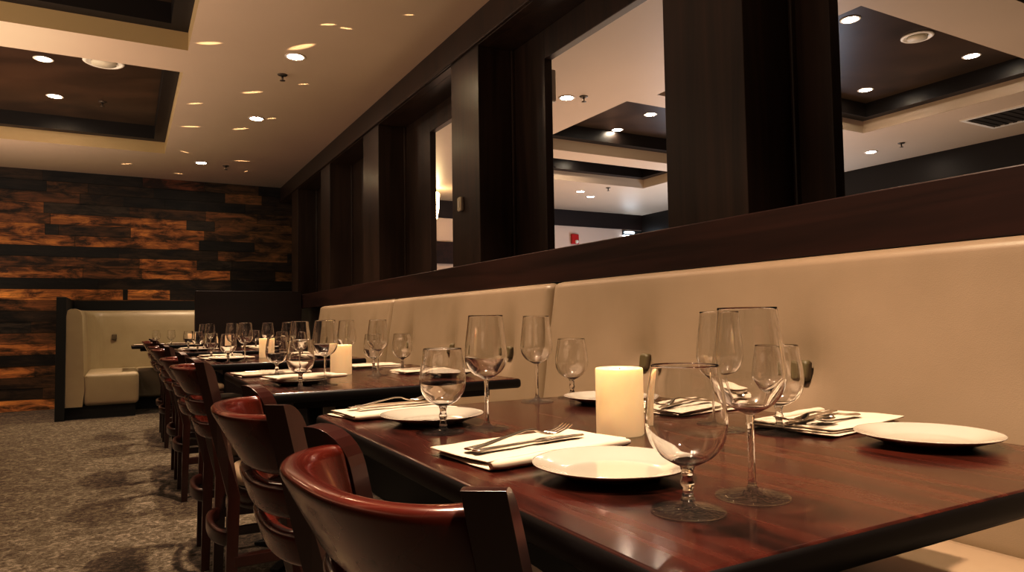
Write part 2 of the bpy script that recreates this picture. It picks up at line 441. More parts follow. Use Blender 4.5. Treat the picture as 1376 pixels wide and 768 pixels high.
# corner booth
bo = thing('corner_booth', 'cream vinyl corner booth with dark end panel against the plank wall', 'booth', (0, 0, 0))
boxes('end_panel', [(-.63, -.545, 8.55, 9.865, 0, 1.278)], M['black'], bo, .004)
boxes('back_panel', [(-.545, 1.7, 9.80, 9.865, 0, 1.278)], M['black'], bo)
boxes('plinth', [(-.545, .10, 8.66, 9.80, 0, .135), (.10, 1.62, 9.30, 9.80, 0, .135)], M['black'], bo)
# left backrest: padded panel facing +X, its end facing the camera
def soft_box(name, x0, x1, y0, y1, z0, z1, r, mt, parent, dim=None):
    bm = bmesh.new(); box(bm, x0, x1, y0, y1, z0, z1)
    return finish(bm, name, mt, parent, bevel=r, bseg=5, smooth=True)
def back_pad():
    # swept backrest that curves round the corner: path in plan, profile in height
    path = [(-.46, 8.60), (-.46, 8.9), (-.46, 9.3)]
    cx, cy, r = -.20, 9.42, .26
    for k in range(0, 9):
        a = math.radians(180-90*k/8); path.append((cx+r*math.cos(a), cy+r*math.sin(a)))
    path += [(.1, 9.68), (.4, 9.68), (.9, 9.68), (1.6, 9.68)]
    prof = [(.10, .13), (-.07, .13), (-.085, .30), (-.078, .50), (-.072, .70), (-.060, .95), (-.055, 1.08), (-.035, 1.135), (.0, 1.158), (.045, 1.158), (.075, 1.14), (.085, 1.08), (.10, .9)]
    bm = bmesh.new(); rings = []
    P = []
    for i in range(len(path)-1):
        for s in range(4):
            t = s/4; P.append((path[i][0]*(1-t)+path[i+1][0]*t, path[i][1]*(1-t)+path[i+1][1]*t))
    P.append(path[-1])
    for i, p in enumerate(P):
        a = P[max(0, i-1)]; b = P[min(len(P)-1, i+1)]
        d = Vector((b[0]-a[0], b[1]-a[1])).normalized(); nrm = Vector((-d.y, d.x))  # outward (left of travel)
        ring = []
        for q, z in prof:
            off = q
            x, y = p[0]+nrm.x*off, p[1]+nrm.y*off
            if q < 0:
                dd = ((x+.10)**2)+0*y
                g = math.exp(-((x+.12)**2/(2*.05**2)+(z-.84)**2/(2*.07**2))) if y > 9.3 else 0
                y += .05*g
            ring.append((x, y, z))
        rings.append(ring)
    sweep(bm, rings)
    return finish(bm, 'backrest', M['cream2'], bo, smooth=False)
back_pad()
soft_box('seat_cushion', -.385, .13, 8.61, 9.62, .135, .475, .045, M['cream2'], bo)
soft_box('seat_cushion', .10, 1.6, 9.22, 9.66, .135, .475, .045, M['cream2'], bo)
o = button('tuft_button', bo, M['button'], .05, .07); o.rotation_euler = (0, 0, PI/2); o.location = (-.12, 9.608, .84)

# ------------------------------------------------------------------ tables
def make_table(name, label, x0, x1, y0, y1, cols, group='dining tables'):
    t = thing(name, label, 'table', ((x0+x1)/2, (y0+y1)/2, 0), 0, group)
    w, l = (x1-x0)/2, (y1-y0)/2; zt, th = .75, .034
    # top with bullnose edge
    out = rrect(2*w, 2*l, .012, 3)
    bm = bmesh.new(); rings = []
    for ins, z in ((.03, zt-th-.0), (.006, zt-th), (.0005, zt-th+.006), (0, zt-th/2), (.0008, zt-.007), (.004, zt-.0015), (.009, zt)):
        rings.append([((p[0]*(w-ins)/w), (p[1]*(l-ins)/l), z) for p in out])
    vs = [[bm.verts.new(p) for p in r] for r in rings]; n = len(out)
    for k, (a, b) in enumerate(zip(vs, vs[1:])):
        for i in range(n):
            f = bm.faces.new((a[i], a[(i+1) % n], b[(i+1) % n], b[i])); f.material_index = 0 if k >= 5 else 1; f.smooth = True
    f = bm.faces.new(vs[-1]); f.material_index = 0
    f = bm.faces.new(vs[0][::-1]); f.material_index = 1
    finish(bm, 'tabletop', [M['table'], M['table_edge']], t)
    boxes('underframe', [(-w+.09, w-.09, -l+.09, -l+.115, zt-th-.03, zt-th), (-w+.09, w-.09, l-.115, l-.09, zt-th-.03, zt-th),
                         (-w+.09, -w+.115, -l+.115, l-.115, zt-th-.03, zt-th), (w-.115, w-.09, -l+.115, l-.115, zt-th-.03, zt-th)], M['table_edge'], t)
    for cx, cy in cols:
        bm = bmesh.new(); box(bm, cx-.19, cx+.19, cy-.03, cy+.03, zt-th-.022, zt-th); box(bm, cx-.03, cx+.03, cy-.19, cy+.19, zt-th-.020, zt-th)
        finish(bm, 'spider_plate', M['iron'], t, bevel=.01)
        bm = bmesh.new(); lathe(bm, [(0, .02), (.036, .02), (.036, .70), (0, .70)], 24); 
        finish(bm, 'column', M['iron'], t, loc=(cx, cy, 0))
        bm = bmesh.new()
        for k in range(4):
            a = PI/2*k+PI/4; pr = []
            for r_, hh, ww in ((.0, .05, .035), (.12, .04, .032), (.24, .022, .026), (.29, .014, .022)):
                c, s = math.cos(a), math.sin(a)
                pr.append([(c*r_-s*ww, s*r_+c*ww, 0), (c*r_+s*ww, s*r_-c*ww, 0), (c*r_+s*ww, s*r_-c*ww, hh), (c*r_-s*ww, s*r_+c*ww, hh)])
            sweep(bm, pr, smooth=False)
        finish(bm, 'base', M['iron'], t, loc=(cx, cy, 0), bevel=.004)
    return t
TX0, TX1 = .392, 1.290
T = [(.447, 1.675), (2.262, 3.42), (4.17, 5.33), (6.12, 7.30)]
nm = ['nearest', 'second', 'third', 'fourth']
for (a, b), n_ in zip(T, nm):
    l = (b-a)/2
    make_table('dining_table', 'mahogany-topped dining table with dark edge, %s in the row beside the banquette' % {'nearest': 'nearest', 'second': 'second nearest', 'third': 'third', 'fourth': 'farthest'}[n_],
               TX0, TX1, a, b, [(-.12, -l+.34), (-.12, l-.34)])
make_table('booth_table', 'dark narrow-looking table standing in the corner booth', .056, 1.2, 8.72, 9.30, [(.0, 0)], group=None)

# ------------------------------------------------------------------ chairs
def make_chair(label):
    c = thing('dining_chair', label, 'chair', (0, 0, 0), 0, 'chairs facing the banquette')
    def px_(z): return -.095*max(0, z-.42)/.43 - .01*max(0, .42-z)/.42
    # rear legs rising into the two back posts
    for s in (-1, 1):
        rings = []
        lv = [(0, .030, .028, 1), (.2, .034, .030, 1), (.42, .036, .034, 1), (.55, .034, .040, 1), (.68, .033, .047, 1), (.79, .032, .050, 1), (.806, .032, .050, 1)]
        lv += [(.806+.044*math.sin(math.radians(a)), .032, .050, 1-.84*(1-math.cos(math.radians(a)))) for a in (15, 30, 45, 60, 72, 82, 89)]
        for z, dx, dy, k in lv:
            ra = math.radians(38)*min(1, max(0, (z-.42)/.2)); cr, sr = math.cos(ra), math.sin(ra)
            xf = px_(z)+.008*sr; q = []
            for ex, ey in ((-dx/2, -dy/2), (dx/2, -dy/2), (dx/2, -dy/2+dy*k), (-dx/2, -dy/2+dy*k)):
                q.append((xf+ex*cr+ey*sr, s*.172+s*ex*sr-s*ey*cr, z))
            rings.append(q)
        bm = bmesh.new(); sweep(bm, rings, smooth=False)
        finish(bm, 'leg', M['chair_dark'], c, bevel=.003, bseg=2)
    for s in (-1, 1):
        bm = bmesh.new()
        sweep(bm, [[(x+dx*a, s*y+dx*b, z) for a, b in ((-1, -1), (1, -1), (1, 1), (-1, 1))] for z, x, y, dx in ((0, .40, .185, .014), (.2, .395, .185, .017), (.42, .39, .18, .021))], smooth=False)
        finish(bm, 'leg', M['chair_dark'], c, bevel=.004)
    def curved(name, zb, zt, bulge, lean, half=.150, th=.026, m=None, x_at=None, n=30, pw=2.6):
        bm = bmesh.new(); rings = []
        H = zt-zb; zc = (zt+zb)/2
        P = []
        for i in range(n+1):
            t = -1+2*i/n; tt = math.sin(t*PI/2)
            P.append((-bulge*(1-abs(tt)**pw)**.55, half*tt))
        sec = rrect(th, H, min(.011, th/2-.001), 4)
        for i, p in enumerate(P):
            a = P[max(0, i-1)]; b = P[min(n, i+1)]
            d = Vector((b[0]-a[0], b[1]-a[1])).normalized(); nr = Vector((d.y, -d.x))
            ring = []
            for q, zz in sec:
                z = zc+zz; base = px_(z) if x_at is None else x_at
                k = abs(p[0])/max(bulge, 1e-6)
                ring.append((p[0]+nr.x*q+base-lean*k*(z-zb), p[1]+nr.y*q, z))
            rings.append(ring)
        sweep(bm, rings); return finish(bm, name, m or M['chair'], c)
    curved('back_panel', .742, .832, .046, .34, .154, .030)
    curved('back_slat', .676, .728, .046, .12, .152, .030)
    curved('back_slat', .604, .656, .040, .10, .152, .030)
    # seat: frame and cushion share a rounded outline
    out = []
    for k in range(48):
        a = 2*PI*k/48; ca, sa = math.cos(a), math.sin(a)
        x = .222+.205*math.copysign(abs(ca)**.55, ca); y = math.copysign(abs(sa)**.55, sa)*(.185+.02*(x-.2)/.2)
        out.append((x, y))
    def ringset(lst): return [[(.222+(x-.222)*s, y*s, z) for x, y in out] for s, z in lst]
    bm = bmesh.new(); sweep(bm, ringset([(.90, .36), (.955, .365), (.965, .425), (.93, .432)])); finish(bm, 'seat_frame', M['chair_dark'], c)
    bm = bmesh.new(); sweep(bm, ringset([(.93, .432), (.985, .437), (1.0, .452), (.985, .468), (.93, .480), (.75, .490), (.4, .494), (.1, .495)])); finish(bm, 'seat_cushion', M['cream'], c)
    curved('rear_stretcher', .265, .315, .05, 0, .168, .022, M['chair_dark'], x_at=0)
    for s in (-1, 1): boxes('side_stretcher', [(.0, .40, s*.178-.010, s*.168+.010, .20, .235)], M['chair_dark'], c, .003)
    return c
CH = [(.305, .628, 4, 'dining chair nearest the lens, red-brown curved back filling the bottom edge'),
      (.300, 1.225, -3, 'second dining chair in the row, its glossy curved back just left of the nearest chair'),
      (.305, 2.57, 0, 'third dining chair from the front, dark wedge-shaped post at the second table'),
      (.30, 3.22, -2, 'fourth dining chair from the front, beside the far half of the second table'),
      (.30, 4.45, 0, 'fifth dining chair from the front, pushed to the near half of the third table'),
      (.30, 5.10, 0, 'sixth dining chair from the front, beside the far half of the third table'),
      (.30, 6.38, 0, 'seventh dining chair from the front, at the near half of the farthest row table'),
      (.30, 6.98, 0, 'last dining chair in the row, closest to the corner booth')]
ch0 = make_chair(CH[0][3])
for i, (x, y, r, lb) in enumerate(CH):
    if i == 0: ch0.location = (x, y, 0); ch0.rotation_euler = (0, 0, math.radians(r))
    else: dup(ch0, (x, y, 0), math.radians(r), lb)

# ------------------------------------------------------------------ tableware
ZT = .7502
def smooth_prof(pts, n=6):
    out = []
    for i in range(len(pts)-1):
        p0 = Vector(pts[max(i-1, 0)]); p1 = Vector(pts[i]); p2 = Vector(pts[i+1]); p3 = Vector(pts[min(i+2, len(pts)-1)])
        for k in range(n):
            t = k/n
            q = .5*((2*p1)+(-p0+p2)*t+(2*p0-5*p1+4*p2-p3)*t*t+(-p0+3*p1-3*p2+p3)*t**3)
            out.append((max(q.x, 1e-4) if q.x < 1e-4 else q.x, q.y))
    out.append(tuple(pts[-1])); return out
def glassware(name, label, group, bowl, floor_in, stem, foot_r, H):
    g = thing(name, label, 'wine glass' if name == 'wine_glass' else 'goblet', (0, 0, 0), 0, group)
    outer = smooth_prof(bowl, 5); w = .0011
    zb_ = bowl[0][1]
    inner = [(max(r-w-.0022*max(0, 1-(z-zb_)/.045), 0), z) for r, z in outer if z > floor_in]
    pr = [(0, outer[0][1])]+[p for p in outer if p[0] > 2e-4]
    pr += [(outer[-1][0]-w/2, H+.0004)]
    pr += inner[::-1]
    pr += [(inner[0][0]*.6, floor_in-.0015), (0, floor_in-.002)]
    bm = bmesh.new(); lathe(bm, pr, 56); finish(bm, 'bowl', M['glass'], g)
    bm = bmesh.new(); lathe(bm, [(0, stem[0][1])]+smooth_prof(stem, 4)+[(0, stem[-1][1])], 24); finish(bm, 'stem', M['glass_stem'], g)
    bm = bmesh.new(); R = foot_r
    lathe(bm, [(0, .0), (R*.93, 0), (R*.985, .0004), (R, .0013), (R*.985, .0022), (R*.7, .0032), (R*.4, .0046), (R*.25, .0062), (R*.17, .0095), (R*.14, .013), (0, .0135)], 56); finish(bm, 'foot', M['glass_foot'], g)
    return g
wine0 = glassware('wine_glass', '', 'tall wine glasses on the tables',
    [(.0045, .098), (.012, .1015), (.028, .111), (.038, .124), (.0430, .139), (.0430, .153), (.0405, .178), (.0372, .203), (.0348, .2262)], .105,
    [(.0058, .0125), (.0046, .020), (.0040, .04), (.0040, .07), (.0043, .09), (.0056, .0985)], .0440, .2262)
gob0 = glassware('water_goblet', '', 'short-stemmed goblets on the tables',
    [(.006, .050), (.014, .0525), (.030, .062), (.0405, .076), (.0450, .093), (.0452, .107), (.0428, .130), (.0394, .149), (.0376, .1622)], .056,
    [(.0085, .0125), (.0062, .019), (.0058, .024), (.0082, .031), (.0062, .038), (.0070, .046), (.0090, .051)], .0415, .1622)

def plate_mesh(name='dinner_plate'):
    R = .1105
    bm = bmesh.new()
    pr = smooth_prof([(.0, .0052), (.030, .0052), (.060, .0056), (.072, .0075), (.085, .0120), (.100, .0168), (.1085, .0190)], 3)
    pr = [(0, .0052)]+pr[1:]+[(R, .0196), (R+.0003, .0184), (.108, .0165), (.098, .0128), (.084, .0082), (.070, .0030), (.064, .0), (.058, 0), (.056, .0022), (0, .0022)]
    lathe(bm, pr, 72); return finish(bm, name, M['white'])
plate0 = plate_mesh(); tag(plate0, '', 'plate', 'white plates on the tables')

def napkin_mesh(L_=.285, W_=.165, seed=0):
    bm = bmesh.new(); rnd = random.Random(seed)
    nx, ny = 26, 16; z = 0
    for k, (th, ox, oy, sx, sy) in enumerate(((.0042, .0, .0, 1, 1), (.0044, .004, -.003, .985, .97), (.0046, -.002, .005, .99, .93))):
        top, bot = [], []
        for j in range(ny+1):
            rt, rb = [], []
            for i in range(nx+1):
                u, v = -1+2*i/nx, -1+2*j/ny
                u, v = math.sin(u*PI/2), math.sin(v*PI/2)
                x = u*L_/2*sx+ox; y = v*W_/2*sy+oy
                y += .006*math.sin(x*14+k+seed); x += .005*math.sin(y*22+2*k+seed)
                e = (1-abs(u)**14)*(1-abs(v)**10)
                wv = .0016*noise.noise(Vector((x*16+seed, y*22, k*3.1)))+.003*max(0, noise.noise(Vector((x*9, y*5+seed, 7))))*(k == 2)
                lift = .004*max(0, (u-.75)/.25)**2*(1 if seed % 2 == 0 else -.0)
                mid = z+th/2
                rt.append(bm.verts.new((x, y, mid+th/2*math.sqrt(max(e, 0))+abs(wv)+lift))); rb.append(bm.verts.new((x, y, max(mid-th/2*math.sqrt(max(e, 0)), .0002)+lift*.7)))
            top.append(rt); bot.append(rb)
        for j in range(ny):
            for i in range(nx):
                f = bm.faces.new((top[j][i], top[j][i+1], top[j+1][i+1], top[j+1][i])); f.smooth = True
                f = bm.faces.new((bot[j][i], bot[j+1][i], bot[j+1][i+1], bot[j][i+1])); f.smooth = True
        for i in range(nx):
            for r0, r1 in ((0, 0), (ny, ny)):
                f = bm.faces.new((top[r0][i], bot[r0][i], bot[r0][i+1], top[r0][i+1])); f.smooth = True
        for j in range(ny):
            for c0 in (0, nx):
                f = bm.faces.new((top[j][c0], top[j+1][c0], bot[j+1][c0], bot[j][c0])); f.smooth = True
        z += th*.92
    # rolled lower fold
    rings = []
    for i in range(31):
        t = -1+2*i/30; x = t*(L_/2+.004)
        rr = .0075*(1+.18*noise.noise(Vector((x*25, seed, 0))))*(1-abs(t)**12*.5)
        rings.append([(x, -W_/2-.002+1.35*rr*math.cos(a)+.006*math.sin(x*14+seed), .0083+1.05*rr*math.sin(a)) for a in [2*PI*q/12 for q in range(12)]])
    sweep(bm, rings)
    return finish(bm, 'folded_napkin', M['napkin'])
nap0 = napkin_mesh(); tag(nap0, '', 'napkin', 'folded cream napkins on the tables')
nap1 = napkin_mesh(.25, .15, 3); tag(nap1, '', 'napkin', 'folded cream napkins on the tables')

def ribbon(bm, pts, th=.0018):
    """pts: (x, y, halfwidth, z) centreline"""
    rings = []
    for x, y, hw, z in pts:
        rings.append([(x, y-hw, z), (x, y-hw*.6, z-th*.5), (x, y+hw*.6, z-th*.5), (x, y+hw, z), (x, y+hw*.6, z+th*.6), (x, y-hw*.6, z+th*.6)])
    sweep(bm, rings)
def fork_mesh():
    bm = bmesh.new()
    ribbon(bm, [(-.100, 0, .007, .003), (-.095, 0, .0095, .003), (-.07, 0, .008, .0045), (-.03, 0, .0045, .010), (.01, 0, .0030, .015), (.028, 0, .0035, .014), (.038, 0, .009, .0095), (.048, 0, .0125, .0065), (.056, 0, .0128, .0058)], .0024)
    for k in range(4):
        y = (k-1.5)*.0068
        ribbon(bm, [(.054, y, .0022, .0058), (.070, y, .0018, .0062), (.088, y*.97, .0015, .010), (.100, y*.95, .0007, .0145)], .0018)
    return finish(bm, 'fork', M['steel'])
def knife_mesh():
    bm = bmesh.new()
    ribbon(bm, [(-.112, 0, .006, .004), (-.105, 0, .0085, .004), (-.06, 0, .0075, .004), (-.01, 0, .0055, .004), (.005, 0, .0050, .004), (.012, .001, .0085, .003), (.06, .001, .0095, .003), (.10, 0, .0085, .003), (.116, -.003, .003, .003)], .0026)
    return finish(bm, 'knife', M['steel'])
def spoon_mesh():
    bm = bmesh.new()
    ribbon(bm, [(-.085, 0, .006, .003), (-.08, 0, .0085, .003), (-.04, 0, .0055, .006), (.0, 0, .0028, .012), (.025, 0, .003, .011), (.034, 0, .006, .008)], .0022)
    n = 20; top = []
    for k in range(5):
        s = 1-k/4
        top.append([(.058+.027*s*math.cos(2*PI*i/n), .0175*s*math.sin(2*PI*i/n), .003+.006*s*s) for i in range(n)])
    vs = [[bm.verts.new(p) for p in r] for r in top[:-1]]; c = bm.verts.new((.058, 0, .003))
    for a, b in zip(vs, vs[1:]):
        for i in range(n): f = bm.faces.new((a[i], a[(i+1) % n], b[(i+1) % n], b[i])); f.smooth = True
    for i in range(n): bm.faces.new((vs[-1][i], vs[-1][(i+1) % n], c)).smooth = True
    o = finish(bm, 'spoon', M['steel']); s = o.modifiers.new('s', 'SOLIDIFY'); s.thickness = .001; return o
fork0, knife0, spoon0 = fork_mesh(), knife_mesh(), spoon_mesh()
tag(fork0, '', 'fork', 'steel forks on the napkins'); tag(knife0, '', 'knife', 'steel knives on the napkins'); tag(spoon0, '', 'spoon', 'steel spoons on the napkins')
def candle_thing():
    g = thing('pillar_candle', '', 'candle', (0, 0, 0), 0, 'ivory pillar candles on the tables')
    bm = bmesh.new(); R, H_ = .0445, .124
    lathe(bm, [(0, 0), (R-.002, 0), (R, .002), (R, H_-.003), (R-.0012, H_-.0005), (R-.004, H_), (R-.007, H_-.001), (R-.010, H_-.005), (R-.02, H_-.010), (.0, H_-.012)], 56)
    finish(bm, 'wax_body', M['wax'], g)
    bm = bmesh.new(); tube(bm, [(0, 0, H_-.013), (.001, 0, H_-.006), (.002, 0, H_-.001)], .0012, 8); finish(bm, 'wick', M['black'], g)
    return g
can0 = candle_thing()
_used = set()
def place(proto, x, y, rz, label, z=ZT, scale=1):
    if proto.name not in _used:
        _used.add(proto.name); proto.location = (x, y, z); proto.rotation_euler = (0, 0, math.radians(rz)); proto['label'] = label; r = proto
    else: r = dup(proto, (x, y, z), math.radians(rz), label)
    r.scale = (scale,)*3
    return r
TN = ['the nearest table', 'the second table', 'the third table', 'the farthest row table']
# nearest table, each setting placed from the photograph
place(wine0, .659, .602, 0, 'large tall-stemmed wine glass standing in front at the right of the short goblet')
place(gob0, .550, .595, 20, 'big short-stemmed goblet in front, nearest the camera beside the white plate')
place(wine0, .634, 1.256, 40, 'tall wine glass on the chair side of the nearest table, left of the candle')
place(gob0, .544, 1.267, 0, 'short-stemmed goblet in front of the plate at the far chair-side setting of the nearest table')
place(wine0, .958, 1.599, 0, 'tall wine glass at the far end of the nearest table before the banquette seam')
place(gob0, 1.082, 1.618, 0, 'short goblet at the far end of the nearest table, right beside a tall wine glass')
place(wine0, 1.0, .985, 10, 'tall wine glass standing directly behind the front glasses, by the banquette side')
place(gob0, 1.058, .898, 0, 'short goblet mostly hidden behind the large front wine glass')
place(can0, .812, 1.055, 0, 'large ivory pillar candle in the middle of the nearest table')
place(plate0, .592, .790, 0, 'round white plate at the near chair-side setting, nearest plate to the camera', ZT)
place(plate0, 1.172, .693, 30, 'round white plate at the right-hand end of the nearest table beside the banquette', ZT)
place(plate0, .578, 1.405, 10, 'round white plate behind the left goblet at the far end of the nearest table', ZT)
place(plate0, 1.09, 1.47, 10, 'round white plate half hidden behind the ivory candle', ZT)
def setting(x, y, rz, lab, proto, items, z=ZT):
    place(proto, x, y, rz, 'folded cream napkin '+lab, z)
    a = math.radians(rz)
    for kind, dx, dy, dr, dz in items:
        p = {'f': fork0, 'k': knife0, 's': spoon0}[kind]; w = {'f': 'steel fork lying on the napkin ', 'k': 'steel knife lying on the napkin ', 's': 'steel spoon lying on the napkin '}[kind]
        place(p, x+dx*math.cos(a)-dy*math.sin(a), y+dx*math.sin(a)+dy*math.cos(a), rz+dr, w+lab, ZT+.0150+dz, 1.14 if kind == 'f' else 1)
setting(.590, 1.005, 8, 'left of the nearest plate, in front of the candle', nap0, [('k', -.02, -.022, 2, 0), ('f', -.02, .004, 6, .001)])
setting(1.215, .915, 188, 'beside the right-hand plate by the banquette', nap0, [('k', .03, -.012, 8, 0), ('f', .06, .018, -8, .001), ('s', .02, .034, 4, .001)])
setting(.555, 1.596, 8, 'at the far left corner of the nearest table', nap1, [('k', .02, -.01, 0, 0), ('f', .01, .03, 6, .001)])
setting(1.165, 1.245, 188, 'right of the candle beside the banquette', nap1, [('k', .02, -.01, 8, 0), ('f', .05, .02, -6, .001)])
# second table
place(gob0, .509, 2.376, 0, 'short goblet at the near left corner of the second table')
place(wine0, .612, 2.463, 0, 'tall wine glass in front of the candle on the second table')
place(gob0, .55, 3.017, 0, 'short goblet left of the candle on the second table, farther chair-side setting')
place(wine0, .635, 2.98, 0, 'tall wine glass behind the left goblets of the second table')
place(wine0, .907, 2.78, 0, 'tall wine glass right of the candle on the second table')
place(gob0, 1.099, 3.02, 0, 'short goblet nearest the banquette on the second table')
place(wine0, .90, 3.22, 0, 'tall wine glass behind the candle on the second table')
place(gob0, 1.0, 3.13, 0, 'short goblet partly behind the right-hand wine glass of the second table')
place(can0, .795, 2.93, 0, 'ivory pillar candle in the middle of the second table')
place(plate0, .545, 2.56, 0, 'white plate under a napkin at the near left of the second table')
setting(.56, 2.57, 12, 'on the plate at the near left of the second table', nap1, [], ZT+.0195)
nz_ = kids(nap1)
setting(.545, 3.12, 8, 'at the far left of the second table', nap0, [('k', 0, 0, 0, 0)])
place(plate0, 1.12, 2.56, 0, 'white plate beside the banquette at the near right of the second table')
setting(1.125, 2.80, 185, 'at the near right of the second table', nap1, [('k', 0, 0, 0, 0)])
setting(1.06, 3.30, 185, 'at the far right of the second table', nap1, [])
# third and fourth tables
for k, y0 in ((2, T[2][0]), (3, T[3][0])):
    tn = TN[k]
    place(wine0, .615, y0+.19, 0, 'tall wine glass at the near chair-side setting of '+tn)
    place(gob0, .515, y0+.13, 0, 'short goblet at the near chair-side corner of '+tn)
    place(wine0, .62, y0+.80, 0, 'tall wine glass at the far chair-side setting of '+tn)
    place(gob0, .50, y0+.88, 0, 'short goblet at the far chair-side setting of '+tn)
    place(wine0, .93, y0+.55, 0, 'tall wine glass at the near banquette-side setting of '+tn)
    place(gob0, 1.04, y0+.60, 0, 'short goblet at the near banquette-side setting of '+tn)
    place(wine0, .88, y0+1.0, 0, 'tall wine glass at the far banquette-side setting of '+tn)
    place(gob0, .99, y0+1.07, 0, 'short goblet at the far banquette-side corner of '+tn)
    place(can0, .80, y0+.58, 0, 'ivory pillar candle in the middle of '+tn)
    place(plate0, .54, y0+.33, 0, 'white plate at the near chair-side setting of '+tn)
    setting(.56, y0+.55, 8, 'at the near chair-side setting of '+tn, nap0, [('k', 0, 0, 0, 0)] if k == 2 else [])
    setting(.57, y0+1.05, 8, 'at the far chair-side setting of '+tn, nap1, [])
    place(plate0, 1.12, y0+.25, 0, 'white plate at the near banquette-side setting of '+tn)
    setting(1.12, y0+.45, 186, 'at the near banquette-side setting of '+tn, nap0, [])
    setting(1.10, y0+.90, 186, 'at the far banquette-side setting of '+tn, nap1, [])
# booth table
place(gob0, .31, 9.07, 0, 'leftmost goblet on the corner booth table')
place(gob0, .46, 8.97, 0, 'second goblet from the left on the corner booth table')
place(can0, .665, 8.85, 0, 'ivory pillar candle on the corner booth table beside the dark divider')
setting(.23, 8.88, 5, 'at the left end of the corner booth table', nap0, [])
setting(.55, 9.13, 5, 'left of the candle on the corner booth table', nap1, [])

# ------------------------------------------------------------------ ceiling fixtures
def downlight(label, m, spot=None):
    g = thing('recessed_light', label, 'ceiling light', (0, 0, 0), 0, 'recessed ceiling lights')
    bm = bmesh.new(); lathe(bm, [(.052, 0), (.068, -.001), (.072, -.004), (.066, -.007), (.054, -.006)], 32, closed=True); finish(bm, 'trim_ring', M['metal_white'], g)
    bm = bmesh.new(); lathe(bm, [(0, -.002), (.0525, -.002), (.0525, -.0045), (0, -.0045)], 32); finish(bm, 'lamp_lens', m, g)
    return g
dl = downlight('', M['lamp'])
ds = downlight('', M['lamp2'])
PN = ZC+.125+.14
WARM = (1, .775, .575)
def spot(x, y, z, e, size=100, blend=.9, col=WARM, rad=.07, rot=None):
    l = bpy.data.lights.new('downlight_beam', 'SPOT'); l.energy = e; l.spot_size = math.radians(size); l.spot_blend = blend
    l.color = col; l.shadow_soft_size = rad
    o = bpy.data.objects.new('downlight_beam', l); COL.objects.link(o); o.location = (x, y, z)
    if rot: o.rotation_euler = rot
    return o
main = [(.70, -.2, ZC, 75, None), (.66, 1.25, ZC, 105, None), (.75, 3.1, ZC, 90, None),
        (1.02, 4.93, ZC, 70, 'recessed ceiling light nearest the camera, in the cream ceiling above the tables'),
        (1.02, 6.60, ZC, 60, 'second recessed ceiling light in the cream ceiling, beyond the nearest one'),
        (.74, 8.70, ZC, 50, 'recessed ceiling light closest to the plank wall'),
        (-.60, 6.57, PN, 22, 'nearer recessed light inside the dark ceiling coffer'),
        (-.60, 7.60, PN, 22, 'farther recessed light inside the dark ceiling coffer'),
        (-1.6, 8.9, ZC, 45, None), (-1.9, 3.2, PN, 10, None)]
for x, y, z, e, lb in main:
    if lb: place(dl, x, y, 0, lb, z+.001)
    spot(x, y, z-.03, e)
oth = [(4.56, 3.12, PN, 'recessed light at the near corner of the far room coffer beside the post'),
       (6.12, 3.11, PN, 'recessed light at the right of the far room coffer'),
       (6.12, 4.06, PN, 'recessed light below the round vent in the far room coffer'),
       (7.47, 4.92, ZC, 'recessed light in the far room ceiling strip beside the dark far wall'),
       (3.24, 4.84, ZC, 'recessed light at the upper left of the middle opening'),
       (4.79, 5.59, PN, 'recessed light in the bluish coffer of the middle opening'),
       (4.84, 6.22, PN, 'recessed light at the lower dark edge of the bluish coffer'),
       (4.84, 7.35, PN, 'recessed light at the left in the second far coffer'),
       (5.27, 7.37, PN, 'recessed light at the right in the second far coffer'),
       (5.8, 8.36, ZC, 'left of two recessed lights on the far strip above the red alarm'),
       (6.19, 8.65, ZC, 'right of two recessed lights on the far strip above the red alarm'),
       (2.95, 8.1, ZC, 'recessed light seen through the narrow opening above the glowing pendant')]
for x, y, z, lb in oth: place(ds, x, y, 0, lb, z+.001)
COOL = (1, .79, .61)
for x, y, z, e in ((3.24, 4.84, ZC, 70), (5.38, 3.3, PN, 70), (7.2, 4.92, ZC, 50), (5.0, 8.2, ZC, 90), (3.2, 8.0, ZC, 60), (5.2, .5, PN, 80), (4.5, 6.4, ZC, 50)):
    spot(x, y, z-.03, e, 130, .9, COOL)
def area(x, y, z, rot, sx, sy, e, col):
    l = bpy.data.lights.new('daylight_bounce_fill', 'AREA'); l.shape = 'RECTANGLE'; l.size = sx; l.size_y = sy; l.energy = e; l.color = col
    o = bpy.data.objects.new('daylight_bounce_fill', l); COL.objects.link(o); o.location = (x, y, z); o.rotation_euler = rot; return o
# the first stands for daylight from the far room's windows (below the line of sight over the rail)
area(7.9, 7.2, 1.0, (0, math.radians(125), 0), 1.0, 3.0, 22, (.66, .80, 1))
area(5.0, 5.5, .8, (PI, 0, 0), 4.0, 6.0, 30, (1, .74, .54))  # upward area light added in place of bounce in the far room
area(-2.5, 4.0, 1.35, (PI, 0, 0), 4.2, 9.0, 92, (1, .79, .61))  # unseen uplight added to stand for bounced light on the main ceiling

